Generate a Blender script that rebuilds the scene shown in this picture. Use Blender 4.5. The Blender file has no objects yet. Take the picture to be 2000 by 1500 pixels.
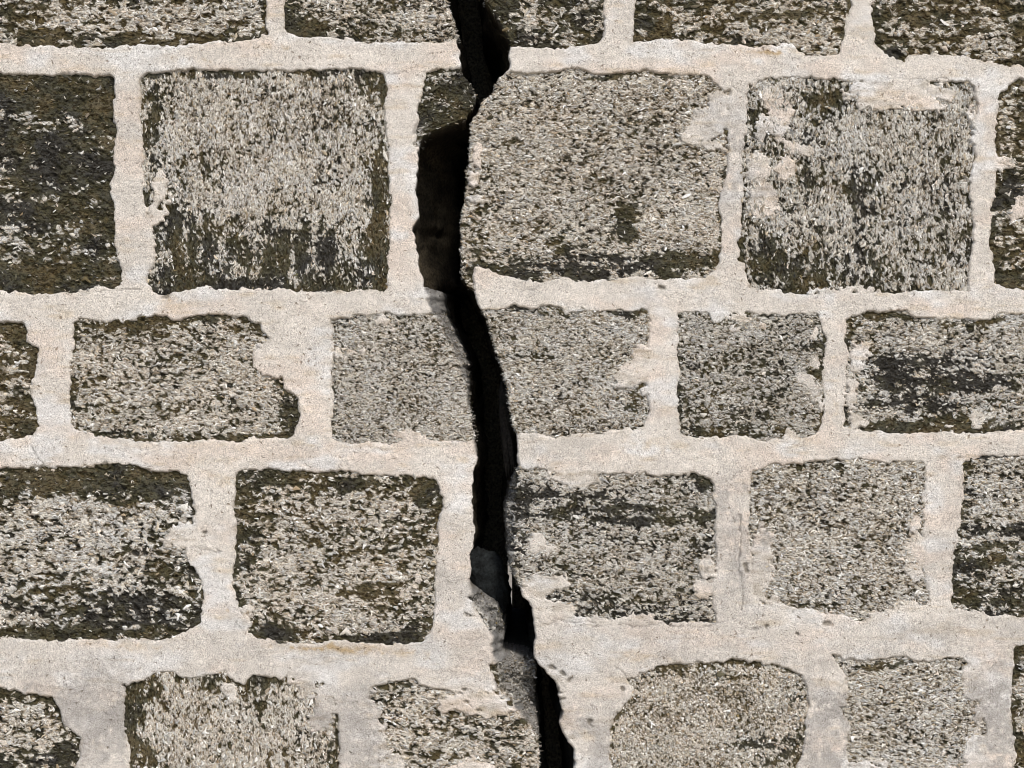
import bpy, math, random
import numpy as np

# ------------------------------------------------------------------ camera, sky, sun, exposure
SC = bpy.context.scene
COL = SC.collection
K = 0.0008            # metres per photograph pixel on the wall face
H0 = 1.0              # height of the picture centre above the ground
DIST = 3.2
cam = bpy.data.cameras.new("camera")
cam_o = bpy.data.objects.new("camera", cam)
COL.objects.link(cam_o)
cam_o.location = (0.0, -DIST, H0)
cam_o.rotation_euler = (math.radians(90), 0, 0)
cam.lens = 36.0 * DIST / 1.6
cam.sensor_width = 36.0
cam.clip_start = 0.05
cam.clip_end = 500
SC.camera = cam_o

SUN_EL, SUN_AZ = 46.0, -20.0      # azimuth measured from straight in front of the wall, towards the left (negative: right)
W = bpy.data.worlds.new("World")
SC.world = W
W.use_nodes = True
nt = W.node_tree
sky = nt.nodes.new("ShaderNodeTexSky")
sky.sky_type = 'NISHITA'
sky.sun_disc = False
sky.sun_elevation = math.radians(SUN_EL)
sky.sun_rotation = math.radians(180 + SUN_AZ)
sky.air_density = 1.0
sky.dust_density = 1.5
bg = nt.nodes["Background"]
bg.inputs[1].default_value = 0.12
nt.links.new(sky.outputs[0], bg.inputs[0])
sun = bpy.data.lights.new("sun", 'SUN')
sun.energy = 1.9
sun.angle = math.radians(9)
sun.color = (1.0, 0.93, 0.84)
sun_o = bpy.data.objects.new("sun", sun)
COL.objects.link(sun_o)
sun_o.location = (1.5, -4, 6)
sun_o.rotation_euler = (math.radians(90 - SUN_EL), 0, math.radians(-SUN_AZ))
SC.cycles.filter_width = 1.0
SC.view_settings.view_transform = 'Standard'
SC.view_settings.look = 'None'
SC.view_settings.exposure = 0.52
SC.view_settings.gamma = 1.0
SC.view_settings.use_curve_mapping = False

# ------------------------------------------------------------------ numpy helpers
RS = np.random.RandomState(7)
TAB = RS.rand(256, 256).astype(np.float32)

def vn(x, y, seed=0):
    """smooth value noise, -1..1"""
    x = np.asarray(x, np.float32); y = np.asarray(y, np.float32)
    xi = np.floor(x); yi = np.floor(y)
    fx = x - xi; fy = y - yi
    a = (xi.astype(np.int64) + seed * 37) & 255
    b = (yi.astype(np.int64) + seed * 101) & 255
    a1 = (a + 1) & 255; b1 = (b + 1) & 255
    fx = fx * fx * (3 - 2 * fx); fy = fy * fy * (3 - 2 * fy)
    t = TAB[a, b] * (1 - fx) + TAB[a1, b] * fx
    u = TAB[a, b1] * (1 - fx) + TAB[a1, b1] * fx
    return (t * (1 - fy) + u * fy) * 2 - 1

def fbm(x, y, o=3, seed=0):
    s = 0; a = 1.0; t = 0
    for k in range(o):
        s = s + a * vn(x * 2 ** k + 13.7 * k, y * 2 ** k - 7.3 * k, seed + k); t += a; a *= .55
    return s / t * 1.5

def sst(a, b, x):
    t = np.clip((x - a) / (b - a), 0, 1)
    return t * t * (3 - 2 * t)

def mix(a, b, t):
    return a + (b - a) * t

def sdf(poly, x, y):
    """signed distance to a closed polygon, negative inside"""
    P = np.asarray(poly, np.float32)
    Q = np.roll(P, -1, 0)
    sh = x.shape
    x = x.ravel().astype(np.float32); y = y.ravel().astype(np.float32)
    d = np.full(x.shape, 1e12, np.float32)
    ins = np.zeros(x.shape, bool)
    for (ax, ay), (bx, by) in zip(P, Q):
        ex, ey = bx - ax, by - ay
        wx = x - ax; wy = y - ay
        t = np.clip((wx * ex + wy * ey) / (ex * ex + ey * ey + 1e-9), 0, 1)
        d = np.minimum(d, (wx - ex * t) ** 2 + (wy - ey * t) ** 2)
        c = ((ay > y) != (by > y))
        if abs(ey) > 1e-9:
            ins ^= c & (x < ex * (y - ay) / ey + ax)
    d = np.sqrt(d)
    d[ins] *= -1
    return d.reshape(sh)

def pts(s):
    v = [float(q) for q in s.replace(',', ' ').split()]
    return list(zip(v[::2], v[1::2]))

def mesh_from(name, V, F, color=None, smooth=True, extra=None):
    """V (n,3), F (m,4) or (m,3) numpy -> mesh"""
    me = bpy.data.meshes.new(name)
    k = F.shape[1]
    me.vertices.add(len(V)); me.vertices.foreach_set("co", np.ascontiguousarray(V, np.float32).ravel())
    me.loops.add(F.size); me.loops.foreach_set("vertex_index", np.ascontiguousarray(F, np.int32).ravel())
    me.polygons.add(len(F))
    me.polygons.foreach_set("loop_start", np.arange(0, F.size, k, dtype=np.int32))
    me.polygons.foreach_set("loop_total", np.full(len(F), k, np.int32))
    me.polygons.foreach_set("use_smooth", np.full(len(F), smooth, bool))
    me.update(calc_edges=True)
    if color is not None:
        at = me.color_attributes.new("tint", 'FLOAT_COLOR', 'POINT')
        c4 = np.ones((len(V), 4), np.float32); c4[:, :3] = np.clip(color, 0, 1)
        at.data.foreach_set("color", c4.ravel())
    return me

def obj(name, me, mat, parent=None, loc=(0, 0, 0), **props):
    o = bpy.data.objects.new(name, me)
    COL.objects.link(o)
    o.location = loc
    if mat: me.materials.append(mat)
    if parent: o.parent = parent
    for k, v in props.items(): o[k] = v
    return o

def empty(name, loc, **props):
    o = bpy.data.objects.new(name, None)
    COL.objects.link(o)
    o.location = loc
    o.empty_display_size = .1
    for k, v in props.items(): o[k] = v
    return o

def grid_faces(nx, ny, keep):
    """quads of an ny x nx vertex grid, keep is (ny-1, nx-1) bool; returns faces and used-vertex remap"""
    jj, ii = np.nonzero(keep)
    a = jj * nx + ii
    F = np.stack([a, a + nx, a + nx + 1, a + 1], 1)
    used = np.zeros(nx * ny, bool); used[F.ravel()] = True
    remap = np.cumsum(used) - 1
    return remap[F], used

def world(px, py, h_mm):
    """photo pixel on the wall face + height proud of the face (mm) -> metres"""
    return np.stack([(px - 1000) * K, -h_mm * .001, H0 + (750 - py) * K], -1)

# ------------------------------------------------------------------ materials
def new_mat(name):
    m = bpy.data.materials.new(name); m.use_nodes = True
    return m, m.node_tree, m.node_tree.nodes["Principled BSDF"]

def nd(t, kind, **kw):
    n = t.nodes.new(kind)
    for k, v in kw.items():
        if hasattr(n, k): setattr(n, k, v)
    return n

def tinted(name, rough, fine, lo, hi, bump, speck=None, pit=None):
    """vertex tint times a fine grain; optional dark sand specks; bump from the same grain"""
    m, t, b = new_mat(name)
    at = nd(t, "ShaderNodeVertexColor", layer_name="tint")
    tc = nd(t, "ShaderNodeTexCoord")
    n1 = nd(t, "ShaderNodeTexNoise"); n1.inputs["Scale"].default_value = fine; n1.inputs["Detail"].default_value = 3
    t.links.new(tc.outputs["Object"], n1.inputs["Vector"])
    mr = nd(t, "ShaderNodeMapRange"); mr.inputs[1].default_value = .3; mr.inputs[2].default_value = .7
    mr.inputs[3].default_value = lo; mr.inputs[4].default_value = hi
    t.links.new(n1.outputs[0], mr.inputs[0])
    mu = nd(t, "ShaderNodeMix", data_type='RGBA', blend_type='MULTIPLY'); mu.inputs[0].default_value = 1
    t.links.new(at.outputs[0], mu.inputs[6]); t.links.new(mr.outputs[0], mu.inputs[7])
    out = mu.outputs[2]
    if speck:
        sc, thr, dark = speck
        n2 = nd(t, "ShaderNodeTexNoise"); n2.inputs["Scale"].default_value = sc; n2.inputs["Detail"].default_value = 1
        t.links.new(tc.outputs["Object"], n2.inputs["Vector"])
        m2 = nd(t, "ShaderNodeMapRange"); m2.inputs[1].default_value = thr; m2.inputs[2].default_value = thr + .07
        t.links.new(n2.outputs[0], m2.inputs[0])
        mx = nd(t, "ShaderNodeMix", data_type='RGBA', blend_type='MIX'); mx.inputs[7].default_value = (*dark, 1)
        m3 = nd(t, "ShaderNodeMath", operation='MULTIPLY'); m3.inputs[1].default_value = .75
        t.links.new(m2.outputs[0], m3.inputs[0]); t.links.new(m3.outputs[0], mx.inputs[0])
        t.links.new(out, mx.inputs[6]); out = mx.outputs[2]
    hgt = n1.outputs[0]
    if pit:
        # pin-sized hollows with brown dirt in them, drawn out along the bedding
        stretch, sc, thr, dark = pit
        mp = nd(t, "ShaderNodeMapping"); mp.inputs["Scale"].default_value = stretch
        n3 = nd(t, "ShaderNodeTexNoise"); n3.inputs["Scale"].default_value = sc; n3.inputs["Detail"].default_value = 1.5; n3.inputs["Distortion"].default_value = .6
        t.links.new(tc.outputs["Object"], mp.inputs[0]); t.links.new(mp.outputs[0], n3.inputs["Vector"])
        m4 = nd(t, "ShaderNodeMapRange"); m4.inputs[1].default_value = thr; m4.inputs[2].default_value = thr - .07
        t.links.new(n3.outputs[0], m4.inputs[0])
        m6 = nd(t, "ShaderNodeMath", operation='MULTIPLY'); m6.inputs[1].default_value = .85
        t.links.new(m4.outputs[0], m6.inputs[0])
        mx2 = nd(t, "ShaderNodeMix", data_type='RGBA', blend_type='MULTIPLY'); mx2.inputs[7].default_value = (*dark, 1)
        t.links.new(m6.outputs[0], mx2.inputs[0]); t.links.new(out, mx2.inputs[6]); out = mx2.outputs[2]
        hg = nd(t, "ShaderNodeMath", operation='SUBTRACT'); t.links.new(n1.outputs[0], hg.inputs[0]); t.links.new(m4.outputs[0], hg.inputs[1]); hgt = hg.outputs[0]
    t.links.new(out, b.inputs["Base Color"])
    b.inputs["Roughness"].default_value = rough
    b.inputs["Specular IOR Level"].default_value = .25
    bp = nd(t, "ShaderNodeBump"); bp.inputs["Strength"].default_value = bump; bp.inputs["Distance"].default_value = .0012
    t.links.new(hgt, bp.inputs["Height"]); t.links.new(bp.outputs[0], b.inputs["Normal"])
    return m

DIRT = (.30, .235, .15)
M_STONE = {'h': tinted("coquina_flat_bedded", .95, 520, .62, 1.36, .9, pit=((.55, 1, 1.1), 330, .47, DIRT)),
           'v': tinted("coquina_upright_bedded", .95, 520, .62, 1.36, .9, pit=((1.1, 1, .55), 330, .47, DIRT)),
           'r': tinted("coquina_grainy", .95, 520, .62, 1.36, .9, pit=((1, 1, 1), 360, .45, DIRT))}
M_SHELL = tinted("shell_chips", .8, 500, .75, 1.2, .4)
M_MORTAR = tinted("lime_mortar", .92, 600, .66, 1.33, .9, speck=(780, .60, (.10, .08, .06)), pit=((1, 1, 1), 190, .325, (.42, .36, .30)))
M_CORE = tinted("rubble_core", .95, 240, .35, 1.65, 1.0)

def ground_mat():
    m, t, b = new_mat("sandy_ground")
    tc = nd(t, "ShaderNodeTexCoord")
    n = nd(t, "ShaderNodeTexNoise"); n.inputs["Scale"].default_value = 6; n.inputs["Detail"].default_value = 8
    r = nd(t, "ShaderNodeValToRGB")
    r.color_ramp.elements[0].color = (.20, .16, .11, 1); r.color_ramp.elements[1].color = (.42, .36, .28, 1)
    t.links.new(tc.outputs["Object"], n.inputs["Vector"]); t.links.new(n.outputs[0], r.inputs[0])
    t.links.new(r.outputs[0], b.inputs["Base Color"]); b.inputs["Roughness"].default_value = .95
    return m

# ------------------------------------------------------------------ the crack: (y, x) profiles
FL = pts("""-600 836 -200 850 0 868 44 884 75 891 102 897 133 897 140 900 150 906 170 924 194 928 211 921 228 905 238 886 248 858
 260 830 274 818 300 814 380 812 400 818 425 818 440 806 480 810 520 818 560 826 600 834 612 838 643 861 684 878 711 891 758 903
 806 912 840 919 880 924 893 928 910 930 925 922 960 921 1000 922 1037 925 1061 924 1085 917 1129 915 1153 918 1180 921 1195 932
 1218 950 1238 956 1289 961 1316 957 1347 963 1367 985 1400 1010 1440 1040 1460 1048 1500 1050 1700 1070 2100 1100""")
DL = pts("""-600 838 -200 852 0 874 44 888 75 893 102 899 133 899 140 902 150 908 170 926 194 930 211 924 228 909 238 892 248 864
 260 834 274 820 300 816 380 814 400 820 425 820 440 808 480 812 520 820 558 828 566 862 612 868 663 894 704 911 758 915
 806 919 840 924 880 933 893 933 910 932 925 924 960 923 1000 924 1037 927 1061 926 1085 919 1129 918 1150 926 1172 950 1180 966 1211 980
 1238 985 1280 982 1290 1030 1298 1046 1310 1048 1367 1041 1408 1048 1442 1054 1500 1054 1700 1073 2100 1104""")
FR = pts("""-600 900 0 952 31 966 61 990 92 1000 112 996 136 995 153 977 184 966 200 943 218 936 245 921 289 920 323 915 374 913
 425 904 500 902 540 906 560 914 566 928 602 938 619 952 670 966 721 983 758 992 806 999 826 1004 857 1010 881 1012 918 1016
 950 1013 1000 1006 1068 1006 1100 1004 1126 1010 1143 1020 1167 1024 1177 1037 1211 1044 1238 1048 1286 1045 1296 1052 1306 1062
 1333 1086 1391 1102 1411 1096 1439 1106 1462 1124 1500 1122 1700 1140 2100 1180""")
DR = pts("""-600 897 0 948 31 963 61 987 92 997 112 993 136 991 153 974 184 962 200 940 218 933 245 918 289 916 323 911 374 909
 425 901 500 899 540 902 566 924 602 935 619 949 670 963 721 980 758 989 806 996 826 1001 857 1007 881 1009 918 1008
 935 1000 1000 987 1068 990 1100 992 1126 1000 1143 1013 1167 1021 1177 1034 1211 1041 1238 1045 1286 1042 1296 1049 1306 1059
 1333 1083 1391 1099 1411 1093 1439 1102 1462 1120 1500 1118 1700 1137 2100 1177""")

def prof(p, y):
    p = np.asarray(p)
    return np.interp(y, p[:, 0], p[:, 1])

def rag(y, seed):
    return 2.2 * vn(y / 26, y * 0 + .5, seed + 2) + 2.9 * vn(y / 10, y * 0 + .5, seed) + 1.6 * vn(y / 4.3, y * 0 + .5, seed + 1)

def drop(side, x, y):
    """depth (mm) that the broken edge of the crack takes off the face at x, y"""
    wob = rag(y, 61 if side < 0 else 71)
    if side < 0:
        f = prof(FL, y) + wob; d = np.maximum(prof(DL, y) + wob, f + 1.5)
        t = x - f; w = d - f; m = prof(FL, y + 4) - prof(FL, y - 4)
    else:
        f = prof(FR, y) + wob; d = np.minimum(prof(DR, y) + wob, f - 1.5)
        t = f - x; w = f - d; m = prof(FR, y + 4) - prof(FR, y - 4)
    q = 1 / np.sqrt(1 + (m / 8) ** 2); t = t * q; w = np.maximum(w * q, 1.2)
    slope = np.clip(t / w, 0, 1)
    rough = 1 + .35 * fbm(x / 18, y / 18, 3, 63)
    dep = np.minimum(w * 1.7, 62) * slope * rough
    dep = dep + np.clip(t / 3, 0, 1) * np.clip(w / 10 - .3, 0, 1) * (3.2 * vn(x / 7, y / 7, 67) + 2.2 * vn(x / 3.6, y / 3.6, 68))
    return np.where(t > 0, dep, 0) + np.clip(t - w, 0, None) * 40.0

def warp(side, x, y):
    """bend the columns of a face mesh so that one of them runs exactly along the broken edge"""
    wob = rag(y, 61 if side < 0 else 71)
    if side < 0:
        e = prof(FL, y) + wob; m = 930
        return x + (e - m) * sst(m - 330, m, x)
    e = prof(FR, y) + wob; m = 1000
    return x + (e - m) * sst(m + 330, m, x)

def width(side, y):
    return (prof(DL, y) - prof(FL, y)) if side < 0 else (prof(FR, y) - prof(DR, y))

def undercut(side, x, y, d):
    """below its lip the broken face falls back behind the lip"""
    return x + side * .085 * np.clip(d - 4, 0, 170) * (1 - sst(5, 14, width(side, y)))

# ------------------------------------------------------------------ the stones, traced in photo pixels
# side, bedding (h, v or r), chip scale, coarseness, grime, hue (0 black .. 1 ochre), outline, grime patches (cx cy rx ry strength hue), edge bands (top bottom left right)
ST = []
def stone(side, bed, scale, coarse, grime, hue, outline, patches=(), edge=(.5, .3, .25, .25), label=None, tone=0.0, light=()):
    ST.append(dict(side=side, bed=bed, scale=scale, coarse=coarse, grime=grime, hue=hue, poly=pts(outline), patches=patches, edge=edge,
                   label=label, tone=tone, light=light))

# first course
stone(-1, 'h', 1.15, 1.5, .38, .8, "-230 -190 100 -198 300 -188 512 -196 522 -150 520 0 517 34 519 66 503 73 459 82 408 83 340 90 289 89 238 90 194 95 102 92 34 90 0 80 -120 86 -228 80",
      [(330, 74, 200, 17, .75, .8), (90, 30, 130, 40, .3, 1), (270, 0, 60, 30, .3, .6), (60, 78, 60, 15, .5, .7)], light=[(390, 40, 130, 22, .5)])
stone(-1, 'h', .9, .9, .20, .6, "562 -190 700 -196 940 -190 960 -20 960 74 884 76 864 85 796 82 728 82 629 73 578 68 561 61 556 34 558 0",
      [(600, 55, 60, 26, .6, .7), (740, 57, 60, 14, .35, 1), (576, 20, 22, 60, .5, .5), (800, 68, 60, 12, .3, .6)])
stone(1, 'h', 1.0, 1.3, .50, .6, "860 -190 1000 -198 1175 -190 1180 0 1181 60 1180 78 1170 87 1136 85 1102 92 1031 92 1000 91 985 90 940 60 900 0",
      [(985, 30, 40, 60, .5, .2), (1130, 25, 60, 60, .25, .7), (1000, 75, 60, 18, .3, .3)], label="dark moss-stained stone right of the crack in the top course")
stone(1, 'h', 1.15, 1.4, .40, .85, "1238 -190 1400 -196 1655 -188 1658 0 1657 17 1646 68 1640 100 1612 107 1572 110 1555 105 1544 87 1470 90 1422 85 1320 80 1289 78 1235 85 1235 68 1238 41 1241 0",
      [(1440, 20, 190, 30, .4, .9), (1280, 55, 50, 22, .4, .6)], light=[(1580, 85, 70, 30, .35), (1450, 75, 120, 14, .25)])
stone(1, 'h', 1.2, 1.6, .50, .95, "1704 -190 1900 -196 2240 -186 2250 0 2248 110 2150 124 2000 127 1949 122 1898 112 1823 104 1776 105 1765 117 1752 116 1728 105 1711 88 1708 54 1702 27 1706 0",
      [(1745, 100, 30, 18, .8, .1), (1900, 20, 160, 40, .15, 1), (1985, 116, 60, 14, .5, .4)])
# second course
stone(-1, 'h', 1.05, 1.4, .86, .42, "-240 146 -100 142 0 141 61 146 126 141 214 146 221 156 223 190 224 238 228 258 221 299 226 326 218 360 221 408 224 459 231 500 235 510 240 534 235 558 221 563 194 561 170 565 143 571 85 573 34 570 0 570 -120 568 -236 572",
      [(110, 165, 160, 30, .5, .7), (190, 215, 45, 40, .25, 1), (110, 550, 160, 25, .3, .8), (60, 300, 160, 60, .15, .2)], light=[(60, 480, 140, 40, .18), (100, 235, 110, 22, .22)],
      edge=(.6, .5, .3, .5), label="dark stone blackened all over beside the left edge of the picture")
stone(-1, 'v', .85, .9, .10, .5, "275 152 282 146 340 138 391 136 476 139 680 136 711 138 742 141 748 150 755 170 753 204 757 289 762 384 759 442 759 500 757 517 753 558 748 566 680 568 629 568 510 565 442 565 374 563 347 571 326 573 303 568 291 556 292 527 303 517 306 476 299 442 286 408 279 374 277 340 280 272 272 221 272 184",
      [(300, 240, 34, 140, .45, .5), (520, 555, 270, 110, .6, .35), (400, 460, 120, 60, .3, .3), (735, 400, 32, 190, .7, .85), (330, 480, 70, 120, .5, .5), (590, 470, 130, 70, .35, .2), (400, 390, 90, 90, .2, .3), (735, 180, 25, 40, .5, .6), (460, 145, 200, 10, .45, .9)],
      edge=(.55, .5, .3, .5), light=[(500, 250, 130, 110, .1)], label="large square stone pale in the middle and dark around its rim")
stone(-1, 'h', .9, 1.1, .48, .75, "830 138 895 134 935 140 965 180 958 215 940 260 905 266 850 286 806 284 817 246 819 204 823 163",
      [(905, 195, 30, 50, .4, .4), (860, 240, 60, 22, .7, .4)], tone=.35, label="broken stump of dark stone beside the crack")
stone(1, 'h', .9, .9, .08, .6, "950 141 986 141 1017 141 1034 145 1082 141 1133 134 1163 146 1238 141 1323 146 1388 148 1393 160 1422 180 1418 204 1420 250 1419 326 1403 401 1408 476 1405 514 1388 534 1364 544 1320 546 1238 539 1136 549 1102 542 1058 551 1020 544 1000 537 980 536 956 522 925 519 921 545 928 567 900 575 870 540 870 300 880 240 920 180",
      [(1225, 440, 36, 46, .95, .8), (1200, 520, 190, 34, .75, .35), (985, 505, 70, 30, .5, .5), (930, 470, 30, 80, .35, .4), (1230, 147, 170, 9, .5, 1), (1110, 470, 60, 30, .3, .5), (1330, 510, 90, 36, .5, .6)],
      edge=(.2, .6, .05, .1), label="largest pale stone right of the crack with one round dark spot")
stone(1, 'v', .95, 1.1, .22, .5, "1464 167 1483 160 1504 155 1558 153 1633 155 1660 160 1740 164 1850 160 1895 160 1905 180 1908 204 1898 248 1905 306 1895 384 1901 442 1895 500 1891 568 1796 571 1718 573 1640 573 1609 573 1541 571 1490 565 1466 558 1458 534 1456 514 1444 510 1442 476 1451 425 1454 306 1458 265 1461 204",
      [(1690, 430, 40, 130, .5, .1), (1640, 480, 14, 90, .3, .3), (1760, 400, 14, 140, .25, .2), (1850, 420, 12, 140, .25, .4), (1580, 350, 12, 140, .25, .4), (1485, 500, 45, 60, .6, .4), (1565, 535, 60, 45, .45, .9), (1480, 220, 22, 60, .35, .5), (1600, 195, 70, 36, .35, .5), (1680, 535, 110, 45, .35, .5), (1600, 300, 160, 90, .05, .4)],
      edge=(.35, .3, .2, .15), tone=.12)
stone(1, 'h', 1.2, 1.6, .52, .95, "1980 160 2000 158 2100 160 2290 158 2296 300 2288 564 2150 570 2000 565 1963 561 1942 554 1937 476 1942 384 1946 326 1949 235 1952 187 1970 166",
      [(1985, 230, 50, 60, .3, .8), (1980, 390, 40, 60, .4, .2), (1975, 530, 50, 50, .4, .3)])
# third course
stone(-1, 'h', 1.1, 1.4, .5, .85, "-260 626 -100 622 0 626 44 627 54 646 56 670 73 680 71 718 61 745 63 772 73 799 75 833 65 854 0 864 -130 860 -256 862",
      [(55, 705, 34, 40, .4, 1), (45, 815, 45, 50, .4, .6), (20, 636, 50, 16, .4, .8)])
stone(-1, 'h', .95, 1.1, .20, .75, "146 633 156 626 190 624 204 629 258 627 272 621 313 619 340 624 360 621 405 612 439 617 479 621 507 636 530 660 510 677 493 690 493 711 510 735 551 741 554 758 578 772 588 799 578 837 561 854 527 855 486 852 469 860 408 862 323 860 255 860 221 857 187 850 170 842 146 840 136 820 138 772 139 704 143 663",
      [(560, 808, 30, 40, .5, .6), (240, 640, 100, 12, .5, 1), (330, 700, 180, 18, .2, 1), (300, 790, 180, 20, .25, .7), (340, 850, 200, 16, .35, .7), (400, 622, 60, 10, .6, .9)],
      edge=(.5, .35, .4, .3))
stone(-1, 'h', .75, .6, .07, .4, "646 626 660 621 711 617 728 616 759 616 796 619 837 612 900 606 960 700 970 860 912 860 871 857 850 857 796 843 779 860 762 864 728 857 694 864 660 860 651 854 649 772 651 670",
      [(800, 850, 40, 12, .4, .7), (700, 640, 60, 20, .15, .4)], edge=(.2, .2, .12, .0), tone=.1)
stone(1, 'h', .75, .6, .07, .5, "900 612 949 607 980 607 1014 597 1037 604 1068 600 1092 602 1105 612 1136 602 1170 609 1187 609 1221 608 1262 607 1265 636 1265 684 1262 730 1265 772 1269 796 1262 837 1238 840 1218 837 1177 847 1085 854 1020 850 990 850 950 800 920 700",
      [(1252, 785, 18, 28, .6, 1), (1225, 612, 45, 9, .6, .6), (1255, 830, 20, 14, .4, .4), (1045, 690, 60, 10, .2, .9)], edge=(.3, .2, .05, .2))
stone(1, 'h', .75, .7, .22, .5, "1326 614 1357 610 1422 612 1483 615 1524 620 1565 614 1592 616 1602 633 1612 660 1609 690 1606 738 1607 806 1599 843 1558 854 1510 857 1480 860 1442 850 1388 854 1354 852 1327 847 1323 772",
      [(1480, 838, 160, 26, .4, .8), (1590, 735, 22, 25, .6, .8), (1460, 770, 140, 10, .2, .6), (1370, 640, 50, 20, .2, .4)], edge=(.3, .5, .25, .2), tone=.2)
stone(1, 'h', .85, .9, .20, .35, "1650 622 1660 616 1694 609 1735 604 1769 605 1786 619 1844 621 1932 624 1966 614 2000 617 2180 612 2200 640 2196 838 2000 842 1898 843 1762 843 1680 840 1650 835 1648 772 1657 704 1653 653",
      [(1850, 702, 170, 20, .5, .05), (1870, 745, 190, 24, .6, .05), (1790, 790, 170, 18, .5, .1), (1740, 735, 40, 60, .2, .05), (1830, 830, 200, 16, .7, .6), (1740, 613, 60, 10, .8, .9), (1900, 628, 90, 9, .7, .9), (1665, 640, 20, 26, .6, .8), (1880, 640, 160, 20, .05, .5)],
      edge=(.4, .6, .5, .2), label="stone with a broad black stain across its middle")
# fourth course
stone(-1, 'h', 1.12, 1.7, .42, .45, "-210 914 -60 918 0 917 68 913 170 913 228 906 262 910 289 918 350 922 364 932 371 956 379 976 382 1000 377 1010 380 1060 380 1092 384 1119 394 1136 394 1184 389 1221 360 1235 323 1250 204 1250 0 1250 -206 1252",
      [(180, 940, 260, 34, .85, .7), (330, 1020, 40, 22, .3, .6), (240, 1190, 200, 50, .2, .1), (120, 1236, 260, 16, .7, .7), (340, 965, 40, 30, .5, .6)], light=[(170, 1000, 230, 24, .7), (110, 1070, 180, 50, .25), (20, 1210, 90, 30, .3)],
      edge=(.5, .5, .2, .2), label="coarse black-and-cream pitted stone with a dark top band")
stone(-1, 'h', 1.0, 1.3, .34, .8, "457 925 486 915 551 918 629 922 680 921 728 927 772 930 830 928 850 935 857 956 866 969 861 1000 857 1020 854 1085 849 1136 845 1204 840 1235 823 1252 796 1257 728 1257 646 1253 598 1253 558 1253 503 1248 483 1235 476 1204 466 1177 456 1143 456 1102 457 1034",
      [(640, 938, 200, 24, .6, .75), (835, 975, 35, 45, .6, .7), (478, 1040, 34, 80, .6, .85), (530, 1235, 60, 24, .7, .2), (770, 1235, 70, 26, .6, .2), (700, 1130, 180, 60, .15, 1), (500, 1130, 60, 60, .2, .6)], light=[(640, 1000, 150, 40, .25)],
      edge=(.5, .4, .4, .3))
stone(1, 'h', .85, .9, .16, .3, "1000 914 1020 912 1068 918 1129 925 1170 926 1245 925 1289 932 1340 930 1354 925 1388 935 1397 959 1398 1000 1397 1031 1398 1085 1395 1112 1390 1150 1392 1184 1398 1197 1395 1218 1320 1214 1306 1221 1282 1214 1238 1207 1170 1207 1116 1201 1068 1180 1045 1158 1020 1148 960 1140 950 1100 950 950",
      [(1230, 1005, 210, 26, .62, .2), (1160, 966, 150, 11, .45, .3), (1250, 1060, 150, 10, .3, .3), (1010, 1010, 26, 110, .5, .2), (1060, 985, 60, 30, .35, .2), (1370, 940, 30, 14, .6, .7), (1380, 1010, 26, 30, .4, .5), (1110, 1105, 60, 30, .2, .3), (1180, 1180, 90, 26, .3, .1)],
      edge=(.3, .2, .1, .25), tone=.15, label="stone with a smoky grey band, its left end broken by the crack")
stone(1, 'h', .95, .7, .02, .45, "1466 918 1510 908 1565 905 1626 896 1694 899 1806 901 1806 942 1799 976 1806 1007 1800 1037 1800 1075 1804 1126 1810 1139 1810 1180 1789 1188 1776 1196 1728 1203 1704 1209 1680 1214 1646 1201 1592 1194 1538 1195 1490 1180 1474 1163 1470 1102 1464 1037 1463 1000",
      [(1620, 1175, 120, 20, .3, .6), (1640, 910, 30, 14, .4, .6), (1700, 1195, 30, 12, .4, .5)], edge=(.15, .2, .05, .05), label="palest clean shell-rich stone")
stone(1, 'h', .95, 1.1, .32, .5, "1886 908 1898 896 1973 891 2000 893 2240 890 2246 1000 2240 1200 2000 1204 1915 1202 1881 1197 1861 1184 1862 1119 1867 1068 1878 1017 1884 959",
      [(1950, 1030, 100, 12, .8, .4), (1940, 1100, 100, 14, .7, .6), (1950, 1068, 80, 8, .4, .3), (1930, 1180, 100, 16, .4, .7), (1890, 1130, 30, 30, .3, .3)], edge=(.2, .3, .3, .2), light=[(1960, 940, 80, 40, .2)])
# fifth course
stone(-1, 'h', 1.1, 1.2, .28, .6, "-230 1348 -100 1344 0 1343 68 1354 102 1360 116 1381 126 1415 156 1445 156 1473 146 1500 140 1600 120 1640 -226 1640",
      [(120, 1460, 40, 50, .4, .5), (60, 1490, 120, 30, .3, .5), (60, 1360, 80, 14, .35, .5)])
stone(-1, 'v', 1.0, 1.0, .14, .75, "245 1340 272 1330 306 1316 340 1316 357 1326 394 1320 439 1313 462 1330 476 1333 496 1316 524 1323 544 1326 595 1330 640 1338 655 1370 660 1408 665 1459 663 1500 660 1640 262 1640 255 1500 253 1476 245 1408",
      [(262, 1400, 22, 120, .5, .9), (290, 1345, 50, 26, .6, .9), (290, 1470, 40, 30, .5, 1), (400, 1335, 80, 16, .4, .7), (510, 1335, 40, 22, .4, .6), (650, 1480, 22, 60, .4, .8), (500, 1400, 20, 90, .2, .6)], edge=(.5, .1, .5, .2), tone=.05)
stone(-1, 'h', 1.1, 1.1, .20, .65, "721 1357 728 1347 776 1330 810 1326 823 1340 864 1350 900 1356 940 1356 968 1346 958 1300 1000 1288 1070 1284 1120 1420 1120 1640 748 1640 745 1476 742 1425 722 1400",
      [(800, 1335, 30, 14, .5, .4), (900, 1440, 160, 60, .15, .7), (760, 1375, 40, 40, .2, .5)], edge=(.2, .2, .2, 0))
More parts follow.
